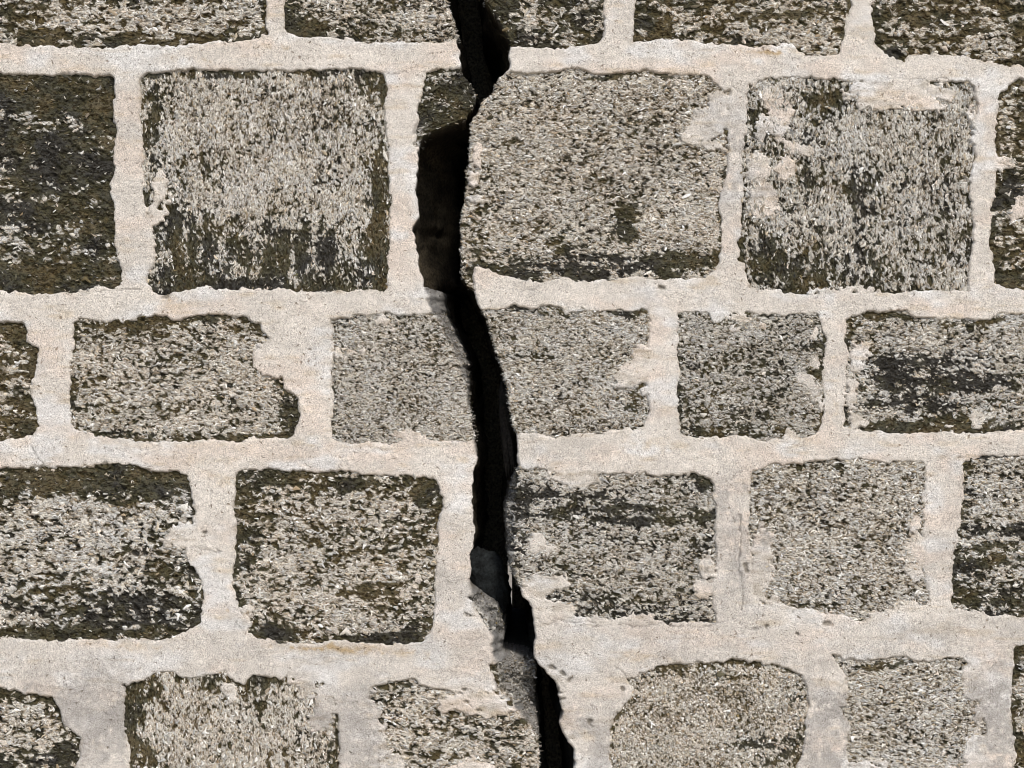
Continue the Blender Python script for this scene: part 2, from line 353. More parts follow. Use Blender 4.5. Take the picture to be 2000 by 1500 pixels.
stone(1, 'r', .85, .6, .06, 1.0, "1190 1425 1204 1394 1235 1367 1235 1340 1228 1330 1282 1303 1320 1299 1442 1292 1507 1296 1541 1303 1572 1323 1575 1357 1572 1408 1568 1459 1555 1500 1550 1640 1196 1640 1194 1500",
      [(1500, 1470, 80, 50, .45, .4), (1400, 1310, 150, 14, .4, .8), (1560, 1390, 22, 80, .4, .5), (1200, 1450, 18, 60, .35, .9)], edge=(.4, 0, .25, .3), label="stone of rounded sandy grains below the crack's right side")
stone(1, 'h', .9, .6, .0, .4, "1626 1280 1646 1290 1690 1290 1728 1287 1772 1284 1796 1292 1847 1289 1880 1288 1900 1312 1915 1333 1914 1374 1925 1422 1922 1445 1900 1493 1900 1640 1655 1640 1653 1500 1657 1408 1643 1374 1650 1323",
      [(1712, 1298, 66, 13, .95, 1)], edge=(.15, .05, .1, .1))
stone(1, 'h', 1.1, 1.2, .38, .7, "1983 1265 2100 1260 2290 1262 2290 1640 1992 1640 1986 1473 1981 1442 1981 1340", [(1990, 1470, 20, 40, .6, 1), (1985, 1290, 20, 40, .3, .5)])

# rubble laid bare where the mortar has broken off beside the crack
stone(-1, 'r', 1.0, 1.3, .30, .3, "914 1168 935 1160 975 1162 1000 1184 1004 1236 975 1243 950 1226 930 1198", [(970, 1200, 16, 40, .4, .9)], edge=(.2, .1, .1, 0), tone=.3, label="small broken rubble stone laid bare at the crack's lower left edge")
N_VIEW = len(ST)
# courses outside the frame, plain blocks with uneven corners
def plain(x0, y0, x1, y1):
    R = random.Random(int(x0 * 7 + y0 * 13))
    j = lambda: R.uniform(-9, 9)
    P = []
    for t in (0, .33, .66): P.append((x0 + (x1 - x0) * t + j(), y0 + j()))
    for t in (0, .33, .66): P.append((x1 + j(), y0 + (y1 - y0) * t + j()))
    for t in (0, .33, .66): P.append((x1 + (x0 - x1) * t + j(), y1 + j()))
    for t in (0, .33, .66): P.append((x0 + j(), y1 + (y0 - y1) * t + j()))
    stone(-1 if (x0 + x1) / 2 < 960 else 1, 'h', 1.5, 1.3, R.uniform(.1, .5), R.random(), " ".join(f"{a} {b}" for a, b in P))
for xs, ya, yb in (((-740, -285), -195, 85), ((-740, -300), 145, 570), ((-740, -320), 622, 862), ((-740, -270), 915, 1250), ((-740, -290), 1345, 1640),
                   ((2300, 2740), -195, 115), ((2350, 2740), 160, 568), ((2255, 2740), 614, 842), ((2300, 2740), 892, 1203), ((2345, 2740), 1265, 1640)):
    plain(xs[0], ya, xs[1], yb)
for xs, ya, yb in (((-740, -260, 190, 560, 830), -570, -245), ((905, 1350, 1720, 2190, 2740), -570, -245),
                   ((-740, -330, 90, 470, 1060), 1695, 1985), ((1150, 1500, 1980, 2330, 2740), 1695, 1985)):
    for a, b in zip(xs, xs[1:]): plain(a + 22, ya, b - 22, yb)

# mortar smeared over stone faces: cx cy rx ry angle
SM = [(312, 365, 15, 34, 8), (300, 425, 18, 22, 0), (322, 408, 8, 26, 10), (1385, 240, 44, 34, -35), (1352, 262, 24, 30, 10), (1405, 200, 22, 22, 0), (1395, 285, 30, 10, 0),
      (1515, 190, 30, 28, 10), (1522, 225, 26, 44, 15), (1490, 250, 16, 26, 20), (1752, 180, 104, 32, 0), (1800, 205, 60, 14, 0), (1720, 205, 30, 12, 0), (1690, 195, 20, 22, 0), (1850, 185, 20, 18, 0), (1480, 330, 26, 34, 0), (1492, 392, 30, 38, 0),
      (1535, 330, 22, 24, 0), (1560, 290, 40, 12, 20), (1900, 235, 9, 30, 0), (1630, 570, 50, 7, 0), (1686, 568, 30, 8, 0),
      (520, 700, 30, 32, 0), (545, 720, 20, 22, 0), (1240, 730, 40, 28, -20), (1250, 700, 18, 30, 0), (1258, 765, 12, 8, 0), (1217, 748, 18, 8, 0),
      (1590, 712, 12, 14, 0), (1572, 740, 18, 12, 30), (1590, 765, 16, 26, -25), (1600, 790, 7, 22, 0), (1405, 620, 22, 16, 0), (1445, 622, 24, 10, 0), (1437, 645, 14, 8, 0), (1590, 655, 8, 14, 0), (1545, 850, 16, 12, 0),
      (1672, 700, 14, 28, 0), (1665, 770, 10, 60, 0), (1675, 825, 20, 12, 0), (1690, 690, 10, 22, 0), (1910, 822, 14, 14, 0), (1855, 833, 10, 8, 0),
      (360, 1045, 46, 26, -20), (385, 1075, 24, 34, 0), (478, 1215, 12, 30, 0), (486, 1190, 10, 18, 0), (1050, 1062, 22, 20, 0), (1075, 1072, 20, 10, 20), (1055, 1145, 34, 26, 10), (1085, 1140, 26, 16, -20),
      (1128, 938, 44, 22, 0), (1095, 925, 30, 12, 0), (1085, 1190, 50, 18, 12), (1375, 1150, 22, 20, 0), (1380, 1110, 16, 26, 10), (1255, 1210, 30, 12, 0), (1170, 1212, 40, 7, 0),
      (1488, 1095, 22, 66, 0), (1495, 1050, 14, 20, 0), (1480, 1150, 16, 30, 0), (1515, 1185, 26, 18, 25), (1790, 1075, 26, 40, 0), (1785, 1110, 20, 30, -20), (1790, 1030, 14, 22, 0), (1760, 1190, 40, 20, -15), (1715, 1208, 18, 12, 0), (1560, 1198, 50, 9, 5),
      (940, 1375, 70, 26, 5), (890, 1368, 30, 14, 0), (870, 1380, 14, 18, 0), (635, 1380, 26, 46, 5), (618, 1410, 18, 24, 0), (600, 1350, 20, 20, 0), (445, 1350, 16, 14, 40), (455, 1365, 12, 12, 0), (585, 1332, 26, 12, 0),
      (730, 1410, 14, 60, 0), (745, 1470, 18, 50, 0), (920, 1510, 50, 30, 0), (770, 1500, 30, 26, 0), (1905, 1330, 30, 40, 0), (1912, 1400, 14, 40, 0), (1680, 1500, 70, 14, -4), (1910, 1465, 30, 34, 0), (1850, 1520, 70, 24, -10), (1645, 1350, 10, 40, 0), (1648, 1420, 12, 20, 0),
      (745, 628, 12, 12, 0), (768, 640, 8, 6, 0), (690, 690, 20, 8, 0), (660, 690, 8, 12, 0), (930, 300, 10, 26, 0), (935, 392, 18, 10, 10), (925, 345, 7, 20, 0), (1960, 320, 22, 14, 0), (1990, 410, 18, 30, 30),
      (790, 1160, 14, 20, 0), (815, 1130, 12, 12, 0), (1490, 640, 10, 6, 0), (130, 1395, 8, 20, 0), (790, 852, 30, 9, 0), (1895, 1200, 26, 7, 5)]
# hairline cracks in the mortar
HAIR = ["1047 1207 1060 1220 1075 1218 1092 1210 1105 1214 1122 1216 1150 1213 1165 1222 1200 1218 1250 1224 1290 1218 1330 1222 1380 1224 1400 1218 1430 1208", "1196 1302 1215 1310 1225 1325 1232 1332",
        "752 142 768 145 790 140 815 146", "900 1245 925 1250 948 1243", "1430 168 1440 178 1462 186", "1444 1000 1447 1060 1444 1110 1452 1160 1446 1190", "1490 1228 1460 1230 1500 1222", "1570 860 1572 890 1568 900", "1870 893 1920 893 1960 890 2010 892",
        "1640 840 1652 838 1660 842", "420 1070 430 1078 398 1072 372 1068", "60 870 70 890 82 905", "1020 567 1040 568 1056 558", "1720 155 1750 152 1800 155 1850 152", "150 575 200 568 250 565 275 566"]
# mortar tone patches: cx cy rx ry weight for grey
GREY = [(190, 1400, 70, 130, 1.), (150, 1300, 160, 40, .3), (700, 1420, 50, 130, .9), (1300, 1240, 260, 40, .3), (1600, 1420, 50, 150, 1), (1955, 1400, 50, 130, 1.1), (1180, 1440, 60, 80, .8), (1000, 1275, 1100, 60, .30), (500, 1290, 520, 50, .2), (640, 1390, 50, 60, .8),
        (1420, 1050, 40, 180, .7), (1430, 330, 40, 160, .6), (1850, 1230, 200, 30, .35), (1620, 740, 30, 60, .25), (1860, 1000, 50, 160, .25), (250, 330, 30, 250, .2), (880, 1150, 50, 160, .25)]

# ochre run-off on the mortar: cx cy rx ry weight
OCHRE = [(590, 1264, 60, 6, .8), (700, 1268, 60, 9, .9), (800, 1275, 40, 9, .5), (250, 1262, 60, 6, .4), (1505, 102, 40, 5, .9), (360, 115, 30, 7, .5), (520, 90, 40, 6, .4), (320, 585, 30, 10, .5), (480, 1190, 8, 26, .5),
         (1240, 1285, 60, 14, .35), (1260, 870, 50, 12, .35), (980, 1300, 30, 20, .2), (1880, 892, 50, 6, .3), (700, 870, 80, 6, .35), (300, 870, 160, 7, .25), (400, 900, 60, 10, .2), (1630, 800, 14, 40, .3), (440, 940, 30, 14, .3), (1560, 860, 40, 14, .25)]

# crumbled holes in the mortar: cx cy rx ry
HOLES = [(1095, 1312, 6, 4), (1113, 1328, 10, 5), (1078, 1304, 6, 5), (1092, 1350, 5, 7), (1100, 1367, 8, 5), (1155, 1412, 5, 8), (914, 1203, 5, 4), (923, 1207, 3, 4), (1496, 1222, 4, 6), (1456, 1108, 5, 11),
         (1615, 1218, 9, 7), (1296, 565, 9, 4), (910, 1370, 6, 5), (935, 1388, 5, 4), (1085, 853, 3, 6), (700, 860, 16, 4), (905, 1345, 4, 5), (1232, 1330, 6, 8), (1215, 1345, 5, 5), (320, 575, 14, 6), (1560, 1240, 3, 3), (400, 1040, 6, 4)]

# ------------------------------------------------------------------ height fields
for k, s in enumerate(ST):
    P = np.array(s['poly']); s['bb'] = (P[:, 0].min(), P[:, 1].min(), P[:, 0].max(), P[:, 1].max()); s['k'] = k
    r = np.random.RandomState(900 + k); s['dz'] = r.uniform(-1.5, .3); s['tx'] = r.uniform(-1, 1) * .006; s['ty'] = r.uniform(-1, 1) * .006
    s['cx'], s['cy'] = (s['bb'][0] + s['bb'][2]) / 2, (s['bb'][1] + s['bb'][3]) / 2

def edge_noise(x, y):
    return 4.2 * fbm(x / 17, y / 17, 3, 21) + 1.8 * vn(x / 5.5, y / 5.5, 25) + 3.0 * vn(x / 60, y / 60, 27)

def stone_sd(s, x, y):
    return sdf(s['poly'], x, y)

def beduv(s, x, y):
    return (x, y) if s['bed'] != 'v' else (y, x)

def pit_noise(s, x, y):
    """hollows of the stone where shell has fallen out: high values are deepest"""
    u, v = beduv(s, x, y); k = s['k']; c = s['coarse']; sc = s['scale']
    st = 1.75 if s['bed'] != 'r' else 1.0
    wu = u + 4 * vn(u / 9, v / 7, 170 + k); wv = v + 4 * vn(u / 10, v / 7, 175 + k)
    fine = vn(wu / (3.1 * st * sc), wv / (3.2 * sc), 180 + k) + .7 * vn(wu / (2.0 * st * sc), wv / (2.1 * sc), 183 + k)
    mid = vn(wu / (5.2 * st * sc), wv / (5.0 * sc), 186 + k) + .35 * fbm(wu / (34 * sc), wv / (22 * sc), 2, 188 + k)
    m = np.clip((c - .5) / 1.1, .1, 1)
    return .66 * fine * (1 - .25 * m) + mid * (.18 + .62 * m) + .25 * fbm(x / 80, y / 50, 2, 190 + k)

def hollow(s, x, y, G):
    """0 sound shell, 1 hollow or overgrown; overgrowth spreads out of the hollows"""
    p = pit_noise(s, x, y)
    thr = np.interp(G, [0, .2, .45, .7, 1], [.40, .22, -.04, -.50, -1.3])
    return sst(thr - .08, thr + .16, p), p

def stone_h(s, x, y, sd):
    u, v = beduv(s, x, y); k = s['k']; c = s['coarse']
    st = 2.2 if s['bed'] != 'r' else 1.0
    h = 1.3 * c * fbm(u / (26 * st), v / 24, 3, 30 + k) + .7 * vn(u / (5 * st * s['scale']), v / (4.4 * s['scale']), 40 + k) + .5 * vn(u / (2.6 * st), v / 2.5, 50 + k)
    h = h - (2.0 + 1.0 * c) * sst(-.05, .7, pit_noise(s, x, y)) + s['dz'] + (x - s['cx']) * s['tx'] + (y - s['cy']) * s['ty']
    return h - 1.2 * sst(-22, 2, sd) - 30 * sst(3, 16, sd)

def grime(s, x, y):
    """0 clean .. 1 overgrown, and the hue of the growth"""
    u, v = beduv(s, x, y); k = s['k']
    wx = x + 14 * fbm(x / 30, y / 30, 2, 81); wy = y + 12 * fbm(x / 30, y / 30, 2, 84)
    g = np.full(x.shape, s['grime'], np.float32); hu = np.full(x.shape, s['hue'], np.float32)
    for cx, cy, rx, ry, st, h in s['patches']:
        m = np.clip(1.35 - np.sqrt(((wx - cx) / rx) ** 2 + ((wy - cy) / ry) ** 2), 0, 1); m = m * m * (3 - 2 * m)
        g = g + st * m * (1 - g * .5); hu = mix(hu, h, m * min(1, st + .3))
    t, b, l, r = s['edge']
    q = 3 * vn(x / 9, y / 9, 97); wide = 1 + .6 * vn(x / 50, y / 50, 98)
    for e, dx, dy in ((t, 0, -9), (b, 0, 9), (l, -8, 0), (r, 8, 0)):
        g = g + e * 1.0 * sst(-.55, .45, fbm(x / 45, y / 45, 2, 99)) * sst(-7, 2, bil(*s['sds'], x + dx * wide, y + dy * wide) + q)
    for cx, cy, rx, ry, st in s['light']:
        m = np.clip(1.3 - np.sqrt(((wx - cx) / rx) ** 2 + ((wy - cy) / ry) ** 2), 0, 1)
        g = g - st * m
    n = .30 * fbm(u / 120, v / 15, 3, 85 + k) + .16 * vn(u / 24, v / 9, 88 + k)
    hu = np.clip(hu + .45 * fbm(x / 45, y / 40, 2, 92 + k), 0, 1)
    return np.clip(g + n * (.45 + 1.1 * np.clip(g, 0, .6)), 0, 1), hu

def grime_col(hu, n):
    """colour of the growth: black crust to olive to ochre"""
    blk = np.array([.020, .019, .016]); olv = np.array([.043, .040, .018]); och = np.array([.086, .064, .026])
    t = np.clip(hu - .10 + .45 * n, 0, 1)[..., None]
    return np.where(t < .5, mix(blk, olv, t * 2), mix(olv, och, t * 2 - 1))

def axis(a0, a1, f0, f1, fine, coarse):
    out = []
    if a0 < f0: out.append(np.arange(a0, min(f0, a1), coarse))
    lo, hi = max(a0, f0), min(a1, f1)
    if lo < hi: out.append(np.arange(lo, hi, fine))
    if a1 > f1: out.append(np.arange(max(f1, a0), a1 + coarse, coarse))
    else: out.append(np.array([a1]))
    v = np.unique(np.concatenate(out).astype(np.float32))
    return v[np.concatenate([[True], np.diff(v) > .3])]

# global mortar field
GX = axis(-760, 2760, -20, 2020, 2.15, 10.0); GY = axis(-585, 2000, -20, 1520, 2.15, 10.0)
X, Y = np.meshgrid(GX, GY)
EN = edge_noise(X, Y)
SDS = {}
for side in (-1, 1):
    SD = np.full(X.shape, 60, np.float32)
    for s in ST:
        if s['side'] != side: continue
        x0, y0, x1, y1 = s['bb']
        i0, i1 = np.searchsorted(GX, [x0 - 45, x1 + 45]); j0, j1 = np.searchsorted(GY, [y0 - 45, y1 + 45])
        sub = stone_sd(s, X[j0:j1, i0:i1], Y[j0:j1, i0:i1])
        SD[j0:j1, i0:i1] = np.minimum(SD[j0:j1, i0:i1], sub)
    SDS[side] = SD + EN
SD = np.minimum(SDS[-1], SDS[1])
SMV = np.full(X.shape, -60, np.float32)
for cx, cy, rx, ry, ang in SM:
    R = max(rx, ry) * 1.8 + 20
    i0, i1 = np.searchsorted(GX, [cx - R, cx + R]); j0, j1 = np.searchsorted(GY, [cy - R, cy + R])
    xs, ys = X[j0:j1, i0:i1] - cx, Y[j0:j1, i0:i1] - cy
    c, sn = math.cos(math.radians(ang)), math.sin(math.radians(ang))
    a, b = (xs * c + ys * sn) / rx, (-xs * sn + ys * c) / ry
    val = (1 - np.sqrt(a * a + b * b)) * min(rx, ry)
    SMV[j0:j1, i0:i1] = np.maximum(SMV[j0:j1, i0:i1], val)
SMV = SMV + 8 * fbm(X / 12, Y / 11, 4, 33) + 3 * vn(X / 4.5, Y / 4.5, 36)
proud = 1.2 + 1.5 * fbm(X / 190, Y / 120, 2, 51)
HD = np.full(X.shape, 99, np.float32)
for hline in HAIR:
    P = pts(hline)
    xs = [p[0] for p in P]; ys = [p[1] for p in P]
    i0, i1 = np.searchsorted(GX, [min(xs) - 12, max(xs) + 12]); j0, j1 = np.searchsorted(GY, [min(ys) - 12, max(ys) + 12])
    gx = X[j0:j1, i0:i1] + 3 * vn(X[j0:j1, i0:i1] / 7, Y[j0:j1, i0:i1] / 7, 44); gy = Y[j0:j1, i0:i1] + 3 * vn(X[j0:j1, i0:i1] / 7, Y[j0:j1, i0:i1] / 7, 46)
    for (ax, ay), (bx, by) in zip(P, P[1:]):
        ex, ey = bx - ax, by - ay
        t = np.clip(((gx - ax) * ex + (gy - ay) * ey) / (ex * ex + ey * ey), 0, 1)
        HD[j0:j1, i0:i1] = np.minimum(HD[j0:j1, i0:i1], np.hypot(gx - ax - ex * t, gy - ay - ey * t))
hair = np.exp(-(HD / 1.3) ** 2) * np.clip(.7 + .6 * vn(X / 20, Y / 20, 47), 0, 1)
hole = np.zeros(X.shape)
for cx, cy, rx, ry in HOLES:
    hole = np.maximum(hole, sst(1.25, .6, np.sqrt(((X + 1.2 * EN - cx) / rx) ** 2 + ((Y + EN - cy) / ry) ** 2)))
swell = -3.5 * hole + .15 * fbm(X / 70, Y / 8, 3, 122) + .9 * fbm(X / 60, Y / 45, 3, 55) + .35 * vn(X / 9, Y / 9, 57) + .28 * vn(X / 4, Y / 4, 58) - 1.7 * hair
MHS = {}
for side in (-1, 1):
    h = -16 + (16 + proud) * sst(-7, 2.5, SDS[side])
    MHS[side] = np.maximum(h, -17 + (17 + 1.5) * sst(-7, 3, SMV)) + swell

def bil(ax, ay, A, x, y):
    i = np.clip(np.searchsorted(ax, x, side='right') - 1, 0, len(ax) - 2); j = np.clip(np.searchsorted(ay, y, side='right') - 1, 0, len(ay) - 2)
    fx = np.clip((x - ax[i]) / (ax[i + 1] - ax[i]), 0, 1); fy = np.clip((y - ay[j]) / (ay[j + 1] - ay[j]), 0, 1)
    if A.ndim == 3: fx = fx[..., None]; fy = fy[..., None]
    return (A[j, i] * (1 - fx) + A[j, i + 1] * fx) * (1 - fy) + (A[j + 1, i] * (1 - fx) + A[j + 1, i + 1] * fx) * fy

def sample_M(side, x, y):
    return bil(GX, GY, MHS[side], x, y)

# mortar colour: buff, pinkish and grey-white batches, ochre run-off under the stones, grey where cement was used
base = np.array([.655, .605, .54]); pink = np.array([.69, .59, .505]); white = np.array([.71, .695, .67]); cement = np.array([.40, .375, .345]); ochre = np.array([.48, .36, .20])
t1 = sst(-.1, .75, fbm(X / 85, Y / 50, 3, 101))[..., None]; t2 = sst(0, .8, fbm(X / 70, Y / 38, 3, 105))[..., None]; t3 = sst(.35, .95, fbm(X / 60, Y / 14, 3, 109))[..., None]
MC = mix(np.broadcast_to(base, X.shape + (3,)), pink, t1 * .7); MC = mix(MC, white, t2 * .8); MC = mix(MC, ochre, t3 * .32)
gm = np.zeros(X.shape)
for cx, cy, rx, ry, w in GREY:
    gm = np.maximum(gm, w * np.clip(1.3 - np.sqrt(((X + 15 * EN - cx) / (rx * 1.2)) ** 2 + ((Y - cy) / ry) ** 2), 0, 1))
MC = mix(MC, cement, np.clip(gm * (1.0 + .5 * fbm(X / 30, Y / 30, 2, 113)), 0, .9)[..., None])
MC = MC * (.955 + .03 * fbm(X / 70, Y / 8, 3, 122) + .08 * fbm(X / 45, Y / 40, 3, 123) + .08 * vn(X / 6, Y / 6, 115) + .07 * vn(X / 3, Y / 3, 116))[..., None]
MC = MC * (1 - .55 * hair)[..., None]
om = np.zeros(X.shape)
for cx, cy, rx, ry, wt in OCHRE:
    om = np.maximum(om, wt * np.clip(1.3 - np.sqrt(((X + 9 * EN - cx) / rx) ** 2 + ((Y + 1.5 * EN - cy) / ry) ** 2), 0, 1))
MC = mix(MC, np.array([.42, .30, .15]), np.clip(om * (.8 + .6 * fbm(X / 16, Y / 8, 2, 121)), 0, .85)[..., None])
MC = mix(MC, np.array([.10, .085, .06]), (.7 * hole)[..., None])
dirt = np.clip(.5 * fbm(X / 22, Y / 9, 2, 118), 0, .35) * sst(9, 0, SD)
MC = mix(MC, np.array([.20, .15, .08]), dirt[..., None])

# ------------------------------------------------------------------ build the two halves of the wall
WALL = {}
for side, label in ((-1, "mossier half of the cracked shell-stone wall, on the left of the black crack"), (1, "paler half of the cracked shell-stone wall, on the right of the black crack")):
    wx = -1.05 if side < 0 else 1.05
    w = empty("stone_wall", (wx, 0, 0), label=label, category="wall", kind="thing", group="two halves of the cracked wall")
    WALL[side] = w

for side in (-1, 1):
    w = WALL[side]; wx = w.location.x
    XW = warp(side, X, Y)
    D = drop(side, XW, Y)
    MHW = bil(GX, GY, MHS[side], XW, Y); MCW = bil(GX, GY, MC, XW, Y)
    H = MHW - D
    cut = -150
    vis = (MHW > -15.0) & (H > cut)
    inside = (XW < prof(DL, Y) + 16) if side < 0 else (XW > prof(DR, Y) - 16)
    vis &= inside
    keep = vis[:-1, :-1] | vis[1:, :-1] | vis[:-1, 1:] | vis[1:, 1:]
    keep &= (inside[:-1, :-1] & inside[1:, 1:])
    F, used = grid_faces(len(GX), len(GY), keep)
    XU = undercut(side, XW, Y, D)
    V = world(XU.ravel()[used], Y.ravel()[used], np.maximum(H.ravel()[used], cut))
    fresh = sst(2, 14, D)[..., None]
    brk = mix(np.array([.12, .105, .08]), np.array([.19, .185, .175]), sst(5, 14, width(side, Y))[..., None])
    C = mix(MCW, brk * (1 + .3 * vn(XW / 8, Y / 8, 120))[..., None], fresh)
    V[:, 0] -= wx
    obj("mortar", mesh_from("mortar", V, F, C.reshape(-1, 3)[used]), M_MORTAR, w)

# shell chip shape: three stations along, three across, a bent domed flake
UU = np.array([-1, .05, 1.0]); WW = np.array([.3, 1.0, .35])
TPL = np.array([[u, q * ww, (1 - abs(q)) * (1 - .25 * u * u) - .75 * abs(q)] for u, ww in zip(UU, WW) for q in (-1, 0, 1)], np.float32)
TF = np.array([[a * 3 + b, a * 3 + b + 1, (a + 1) * 3 + b + 1, (a + 1) * 3 + b] for a in range(2) for b in range(2)], np.int32)[:, ::-1]
PAL = np.array([[.64, .60, .53], [.82, .805, .77], [.47, .465, .45], [.50, .42, .30], [.32, .23, .13], [.63, .54, .45], [.22, .18, .125]])
PW = np.array([.34, .20, .17, .13, .05, .07, .04])

for s in ST:
    k = s['k']; side = s['side']; w = WALL[side]; inview = k < N_VIEW
    x0, y0, x1, y1 = s['bb']
    ax = axis(x0 - 16, x1 + 16, -16, 2016, 2.35, 10.0); ay = axis(y0 - 16, y1 + 16, -16, 1516, 2.35, 10.0)
    warped = (side < 0 and x1 > 590) or (side > 0 and x0 < 1340)
    s['sds'] = (ax, ay, stone_sd(s, *np.meshgrid(ax, ay)))
    if warped: ax = axis(x0 - 190, x1 + 190, -16, 2016, 2.35, 10.0)
    xg, yg = np.meshgrid(ax, ay)
    if warped: xg = warp(side, xg, yg)
    sd = stone_sd(s, xg, yg)
    D = drop(side, xg, yg)
    sh = stone_h(s, xg, yg, sd)
    H = sh - D
    inside = (xg < prof(DL, yg) + 22) if side < 0 else (xg > prof(DR, yg) - 22)
    ok = (sd < 13) & inside
    keep = ok[:-1, :-1] & ok[1:, :-1] & ok[:-1, 1:] & ok[1:, 1:]
    jc = (H > -170); keep &= (jc[:-1, :-1] | jc[1:, 1:])
    F, used = grid_faces(len(ax), len(ay), keep)
    G, hu = grime(s, xg, yg)
    hol, pn = hollow(s, xg, yg, G)
    u, v = beduv(s, xg, yg)
    nn = vn(u / 9, v / 5, 130 + k) + .6 * vn(u / 4, v / 3, 132 + k); blot = fbm(xg / 40, yg / 30, 2, 134 + k)
    clean = mix(np.array([.54, .505, .44]), np.array([.58, .52, .44]) if s['hue'] > .5 else np.array([.57, .555, .52]), sst(-.3, .5, blot)[..., None]) * (1 + .20 * nn)[..., None]
    clean = mix(clean, np.array([.40, .39, .36]) * (1 + .2 * nn)[..., None], min(.9, s['tone'] * 2))
    brown = np.array([.15, .11, .062]) * (1 + .3 * nn)[..., None]
    clean = mix(clean, brown, (.85 * sst(-.12, .30, pn))[..., None])
    C = mix(clean, grime_col(hu, .5 * nn), hol[..., None] * .95)
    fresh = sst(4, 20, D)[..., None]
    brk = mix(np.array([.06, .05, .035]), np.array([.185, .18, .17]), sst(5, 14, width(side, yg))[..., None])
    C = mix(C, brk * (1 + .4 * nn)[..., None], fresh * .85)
    xu = undercut(side, xg, yg, D) if warped else xg
    V = world(xu.ravel()[used], yg.ravel()[used], np.maximum(H.ravel()[used], -170))
    cxm, czm = (s['cx'] - 1000) * K, H0 + (750 - s['cy']) * K
    org = np.array([cxm, 0, czm])
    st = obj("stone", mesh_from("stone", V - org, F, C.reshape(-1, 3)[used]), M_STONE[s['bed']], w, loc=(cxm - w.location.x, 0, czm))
    if s['label']: st['label'] = s['label']
    # shell chips
    r = np.random.RandomState(3000 + k)
    sc = s['scale']
    step = 3.5 * sc ** .9
    nx, ny = int((x1 - x0) / step) + 1, int((y1 - y0) / step) + 1
    px, py = np.meshgrid(x0 + (np.arange(nx) + .5) * step, y0 + (np.arange(ny) + .5) * step)
    px = (px + r.uniform(-.8, .8, px.shape) * step).ravel(); py = (py + r.uniform(-.8, .8, py.shape) * step).ravel()
    out = (px < -12) | (px > 2012) | (py < -12) | (py > 1512)
    kp = ~out | (r.rand(len(px)) < .035)
    px, py, out = px[kp], py[kp], out[kp]
    sd = stone_sd(s, px, py); D = drop(side, px, py)
    h = stone_h(s, px, py, sd)
    kp = (sd + edge_noise(px, py) < 4) & (D < 105) & (sample_M(side, px, py) < h + 2.2)
    px, py, out, h, D, sd = px[kp], py[kp], out[kp], h[kp], D[kp], sd[kp]
    n = len(px)
    if n == 0: continue
    G, hu = grime(s, px, py)
    hol, pn = hollow(s, px, py, G)
    lip = (D > 5) & (width(side, py) > 8)
    kp = (hol < .5) | (r.rand(n) < np.where(G > .8, .25, .25))
    kp &= ~lip | (r.rand(n) < .65)
    px, py, out, h, D, sd, G, hu, hol, pn = [q[kp] for q in (px, py, out, h, D, sd, G, hu, hol, pn)]
    n = len(px)
    big = np.exp(r.normal(0, .33, n)); big = np.where(r.rand(n) < .03, big * 1.7, big)
    L = 2.75 * sc * big * np.where(out, 4.2, 1); asp = np.where(r.rand(n) < .78, r.uniform(.20, .36, n), r.uniform(.4, .65, n)) if s['bed'] != 'r' else r.uniform(.5, .9, n)
    if s['bed'] == 'r': L = L * .72
    Wd = L * asp
    Wd = np.where(r.rand(n) < .08, Wd * 1.5, Wd)
    th = r.normal(0, .5, n) + (math.pi / 2 if s['bed'] == 'v' else 0)
    if s['bed'] == 'r': th = r.uniform(0, 6.28, n)
    th = np.where(r.rand(n) < .12, r.uniform(0, 3.14, n), th)
    T = np.clip(Wd * 1.0, .7, 2.2) * (.8 + .5 * r.rand(n))          # relief in px
    bend = r.normal(0, 1.1, n) * Wd
    roll = r.normal(0, .45, n); pit = r.normal(0, .22, n)
    A = TPL[None, :, 0] * L[:, None]; B = TPL[None, :, 1] * Wd[:, None] + bend[:, None] * (TPL[None, :, 0] ** 2 - .5); Z = TPL[None, :, 2] * T[:, None]
    cr, sr = np.cos(roll)[:, None], np.sin(roll)[:, None]
    B, Z = B * cr - Z * sr, B * sr + Z * cr
    cp, sp = np.cos(pit)[:, None], np.sin(pit)[:, None]
    A, Z = A * cp - Z * sp, A * sp + Z * cp
    ct, stn = np.cos(th)[:, None], np.sin(th)[:, None]
    QX = px[:, None] + A * ct - B * stn; QY = py[:, None] + A * stn + B * ct
    ub, vb = beduv(s, px, py); nz = fbm(ub / 24, vb / 10, 3, 140 + k)
    lift = r.normal(.15, .8, n)
    QH = (h - D + lift)[:, None] + Z * K * 1000
    V = world(QX.ravel(), QY.ravel(), QH.ravel()) - org
    F = (np.arange(n, dtype=np.int32)[:, None, None] * 9 + TF[None]).reshape(-1, 4)
    # colour: bare shell or shell under growth
    pw = PW.copy()
    if s['bed'] == 'r': pw = np.array([.30, .22, .08, .20, .10, .06, .04])
    if s['hue'] > .8 and s['bed'] != 'r': pw = np.array([.32, .12, .10, .24, .09, .10, .03])
    ci = r.choice(len(PAL), n, p=pw / pw.sum())
    c = PAL[ci] * np.exp(r.normal(0, .16, n))[:, None]
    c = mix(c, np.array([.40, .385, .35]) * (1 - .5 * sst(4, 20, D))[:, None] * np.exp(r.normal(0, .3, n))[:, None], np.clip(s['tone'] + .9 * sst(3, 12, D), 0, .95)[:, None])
    c = mix(c, np.array([.57, .54, .475]), (r.uniform(0, .5, n))[:, None])
    cov = np.where(r.rand(n) < np.where(G > .75, .14, .22), .2, 1.0) * sst(.35, .75, hol + .15 * r.normal(0, 1, n))
    c = mix(c, np.array([.20, .15, .085]) * np.exp(r.normal(0, .35, n))[:, None], (.75 * sst(-.1, .3, pn) * (r.rand(n) < .7))[:, None])
